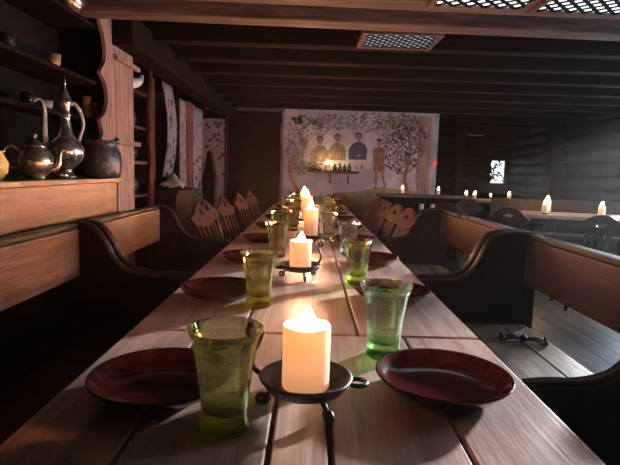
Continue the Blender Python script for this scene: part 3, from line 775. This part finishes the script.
paint('painted_tree', 'redpaint', [stroke([(303, 195), (294, 180), (291, 165), (297, 155), (304, 150), (306, 143), (301, 137), (303, 130), (306, 124)], 1.9), stroke([(291, 165), (288, 150), (290, 138)], .6), stroke([(306, 143), (312, 138), (316, 130)], .5)], .001, 'winding red trunk at the left of the mural')
paint('painted_tree', 'brownpaint', [stroke([(412, 195), (408, 180), (410, 165), (412, 150), (410, 138), (405, 125)], 2.2), stroke([(410, 160), (418, 148), (422, 132), (420, 120)], .9), stroke([(411, 150), (402, 140), (397, 130)], .8), stroke([(366, 132), (376, 129), (388, 126), (398, 126)], .7)], .001, 'brown branching tree at the right of the mural')
def leaves(n, fn, rx=1.5, ry=.75):
    out = []
    for _ in range(n):
        x, y = fn(); out.append(ell(x, y, rx*random.uniform(.7, 1.3), ry*random.uniform(.7, 1.3), 6, random.uniform(0, pi)))
    return out
def blob(cx, cy, rx, ry):
    def f():
        a, r = random.uniform(0, 2*pi), random.random()**.5
        return cx+rx*r*cos(a), cy+ry*r*sin(a)
    return f
paint('painted_leaves', 'leaf', leaves(170, blob(297, 142, 11, 27))+leaves(50, blob(318, 128, 12, 8))+leaves(60, blob(306, 120, 14, 5)), .0012)
paint('painted_leaves', 'leaf2', leaves(260, blob(358, 121, 48, 9))+leaves(50, blob(305, 160, 10, 16)), .0014)
paint('painted_leaves', 'leaf3', leaves(650, blob(404, 144, 24, 30), 1.4, .8)+leaves(80, blob(415, 128, 17, 12), .9, .5), .0012)
def figure(cx, cy, mat, lab, s=1.):
    paint('painted_figure', mat, [[(cx-9*s, cy+16*s), (cx-9.5*s, cy+6*s), (cx-6*s, cy+1*s), (cx-2*s, cy-1.5*s), (cx+2*s, cy-1.5*s), (cx+6*s, cy+1*s), (cx+9*s, cy+6*s), (cx+8.5*s, cy+16*s)]], .0016, lab)
    paint('painted_face', 'skin', [ell(cx, cy-6*s, 3*s, 4.2*s)], .0018)
    paint('painted_hair', 'hairp', [ell(cx-.3*s, cy-9.4*s, 3.0*s, 1.5*s), ell(cx-2.7*s, cy-7.6*s, .8*s, 2.2*s), ell(cx+2.5*s, cy-7.6*s, .8*s, 2.2*s)], .0022)
    paint('painted_features', 'hairp', [ell(cx-1.2*s, cy-6.6*s, .5, .35), ell(cx+1.2*s, cy-6.6*s, .5, .35), ell(cx, cy-3.9*s, .8, .25), stroke([(cx-1.5*s, cy-1*s), (cx, cy+3*s), (cx+1.5*s, cy-1*s)], .35), stroke([(cx-5.5*s, cy+5*s), (cx-5*s, cy+11*s), (cx, cy+12*s)], .35), stroke([(cx+5.5*s, cy+5*s), (cx+5*s, cy+11*s), (cx+1, cy+13*s)], .35)], .0026)
    paint('painted_hand', 'skin', [ell(cx+1*s, cy+12*s, 2.2*s, 1.4*s)], .0022)
figure(321, 146, 'olive', 'half-length figure in olive at the left'); figure(338.5, 144, 'olive', 'second half-length figure in olive')
figure(359.5, 143, 'bluepaint', 'figure in a navy coat', 1.02)
paint('painted_figure', 'brownpaint', [[(375, 161), (374, 150), (377, 147), (384, 147), (387, 151), (386, 160), (388, 171), (376, 171)]], .0016, 'standing figure in a short brown tunic')
paint('painted_face', 'skin', [ell(380.5, 143, 2.4, 3.4)], .0018); paint('painted_hair', 'hairp', [ell(380.3, 140, 2.8, 1.5)], .0022)
paint('painted_legs', 'skin', [[(377, 171), (376.5, 180), (378, 187), (376, 188.5), (380, 188.5), (379.7, 180), (380.5, 171)], [(383, 171), (385, 180), (387, 186), (386, 187.5), (390, 187), (387.5, 179), (386.5, 171)]], .0018)
paint('painted_stain', 'plaster2', [[(417, 116), (432, 118), (433, 200), (424, 205), (418, 180), (421, 150)]], .0007)
paint('painted_fruit', 'redpaint', [ell(364, 167, 2, 2), ell(358, 167, 1.4, 1.4)], .0018)
# wall shelf with flame and bottles in front of the mural
ws = thing('wall_shelf', 'thin dark shelf on two hooked brackets in front of the mural', 'shelf', (.37, YM-.17, 1.20))
MB().box(-.42, .42, -.13, .13, -.02, .02, b=.004).obj('board', 'dark_y', ws)
for x in (-.04, .26):
    MB().tube(spline([(x, .12, -.025), (x, .12, -.12), (x, .10, -.17), (x, .05, -.175), (x, .03, -.15)], 5), .012, 8).obj('bracket', 'iron', ws)
    
for i, x in enumerate((.42, .50, .58, .66)):
    m = MB(); m.lathe([(0, 0), (.032, 0), (.034, .10), (.015, .14), (.013, .18), (.009, .18), (.010, .14), (.028, .10), (.027, .01), (0, .008)], 16)
    o = m.obj('green_bottle', 'bottle'); o.location = (x-.02, YM-.17, 1.221); o.scale = (1, 1, .62+.1*(i % 2))
    tag(o, ['leftmost', 'second', 'third', 'rightmost'][i]+' of the small green bottles on the mural shelf', 'bottle', 'green bottles on the mural shelf')
c = dup(sc0, (.27, YM-.20, 1.2205), 0, 'lit candle among the leaves on the shelf before the mural'); c.scale = (1.6, 1.6, 1.3)
if 'group' in c: del c['group']
m = MB()
for i in range(90):
    a = random.uniform(0, 2*pi); r = random.uniform(.02, .09); x = random.uniform(0.0, .2)
    z = random.uniform(.01, .12); d = Vector((cos(a), sin(a)*.5, random.uniform(0, .6))).normalized()*.035
    p = Vector((x, random.uniform(-.08, .08), z)); q = Vector((-d.y, d.x, .0)).normalized()*.010
    m.add([p-d, p+q+Vector((0, 0, .004)), p+d, p-q], [(0, 1, 2, 3)])
m.box(0.0, .2, -.02, .02, 0, .02)
o = m.obj('leafy_sprig', 'redcloth', solid=.002); o.location = (-.02, YM-.17, 1.2205)
tag(o, 'reddish leafy garland lying at the left of the mural shelf', 'plant')
m = MB().box(-.03, .03, -.02, .02, -.03, .03, b=.005); o = m.obj('red_indicator_lamp', 'red_sign'); o.location = (2.085, YM-.018, 1.40)
tag(o, 'tiny red lamp on the plaster corner right of the mural', 'lamp')

# ------------------------------------------------------------ lights
def area(name, loc, target, sx, sy, power, col):
    l = bpy.data.lights.new(name, 'AREA'); l.shape = 'RECTANGLE'; l.size = sx; l.size_y = sy; l.energy = power; l.color = col
    o = bpy.data.objects.new(name, l); C.objects.link(o); o.location = loc
    d = Vector(target)-Vector(loc); o.rotation_euler = d.to_track_quat('-Z', 'Z').to_euler(); return o
for w, p in zip(WINS, (140, 45, 40)):
    yc, zc = (w[0]+w[1])/2, (w[2]+w[3])/2
    area('daylight', (XR+.24, yc, zc), (XR-1, yc-.35, zc-.15), w[1]-w[0], w[3]-w[2], p, (.62, .78, 1.))
sl = bpy.data.lights.new('low_sun', 'SUN'); sl.energy = 14; sl.angle = radians(3); sl.color = (.90, .95, 1.)
so = bpy.data.objects.new('low_sun', sl); C.objects.link(so)
el = radians(10.8); so.location = (8, 8, 4)
so.rotation_euler = Vector((-.72*cos(el), -.69*cos(el), -sin(el))).to_track_quat('-Z', 'Z').to_euler()
m, nt, out = new_mat('room_haze')
v = nt.nodes.new('ShaderNodeVolumeScatter'); v.inputs['Density'].default_value = .0021; v.inputs['Anisotropy'].default_value = .8
nt.links.new(v.outputs[0], out.inputs['Volume']); M['haze'] = m
hz = MB().box(XL-.6, XR+.6, YB-.6, YF+.6, -.5, ZC+.6).obj('smoke_haze', 'haze'); hz['kind'] = 'stuff'
tag(hz, 'thin candle smoke hanging in the room air', 'haze')
W = bpy.data.worlds.new('World'); S.world = W; W.use_nodes = True
W.node_tree.nodes['Background'].inputs[0].default_value = (.6, .75, 1, 1); W.node_tree.nodes['Background'].inputs[1].default_value = .005

# ------------------------------------------------------------ camera
cam = bpy.data.cameras.new('Camera'); co = bpy.data.objects.new('Camera', cam); C.objects.link(co)
cam.sensor_width = 36; cam.lens = 500/620*36; cam.clip_start = .02
p, yw, a = radians(6.8415), radians(.1457), radians(1.7)
F = Vector((sin(yw)*cos(p), cos(yw)*cos(p), -sin(p))); R = F.cross(Vector((0, 0, 1))).normalized(); U = R.cross(F)
r = cos(a)*R+sin(a)*U; u = cos(a)*U-sin(a)*R
mw = Matrix((r, u, -F)).transposed().to_4x4(); mw.translation = (0, 0, 1.18); co.matrix_world = mw
S.camera = co
S.view_settings.view_transform = 'Standard'; S.view_settings.look = 'None'; S.view_settings.gamma = 1
S.view_settings.use_curve_mapping = False; S.view_settings.exposure = 0.55
S.cycles.sample_clamp_indirect = 4; S.cycles.max_bounces = 12; S.cycles.transmission_bounces = 12; S.cycles.transparent_max_bounces = 16
S.cycles.use_denoising = True
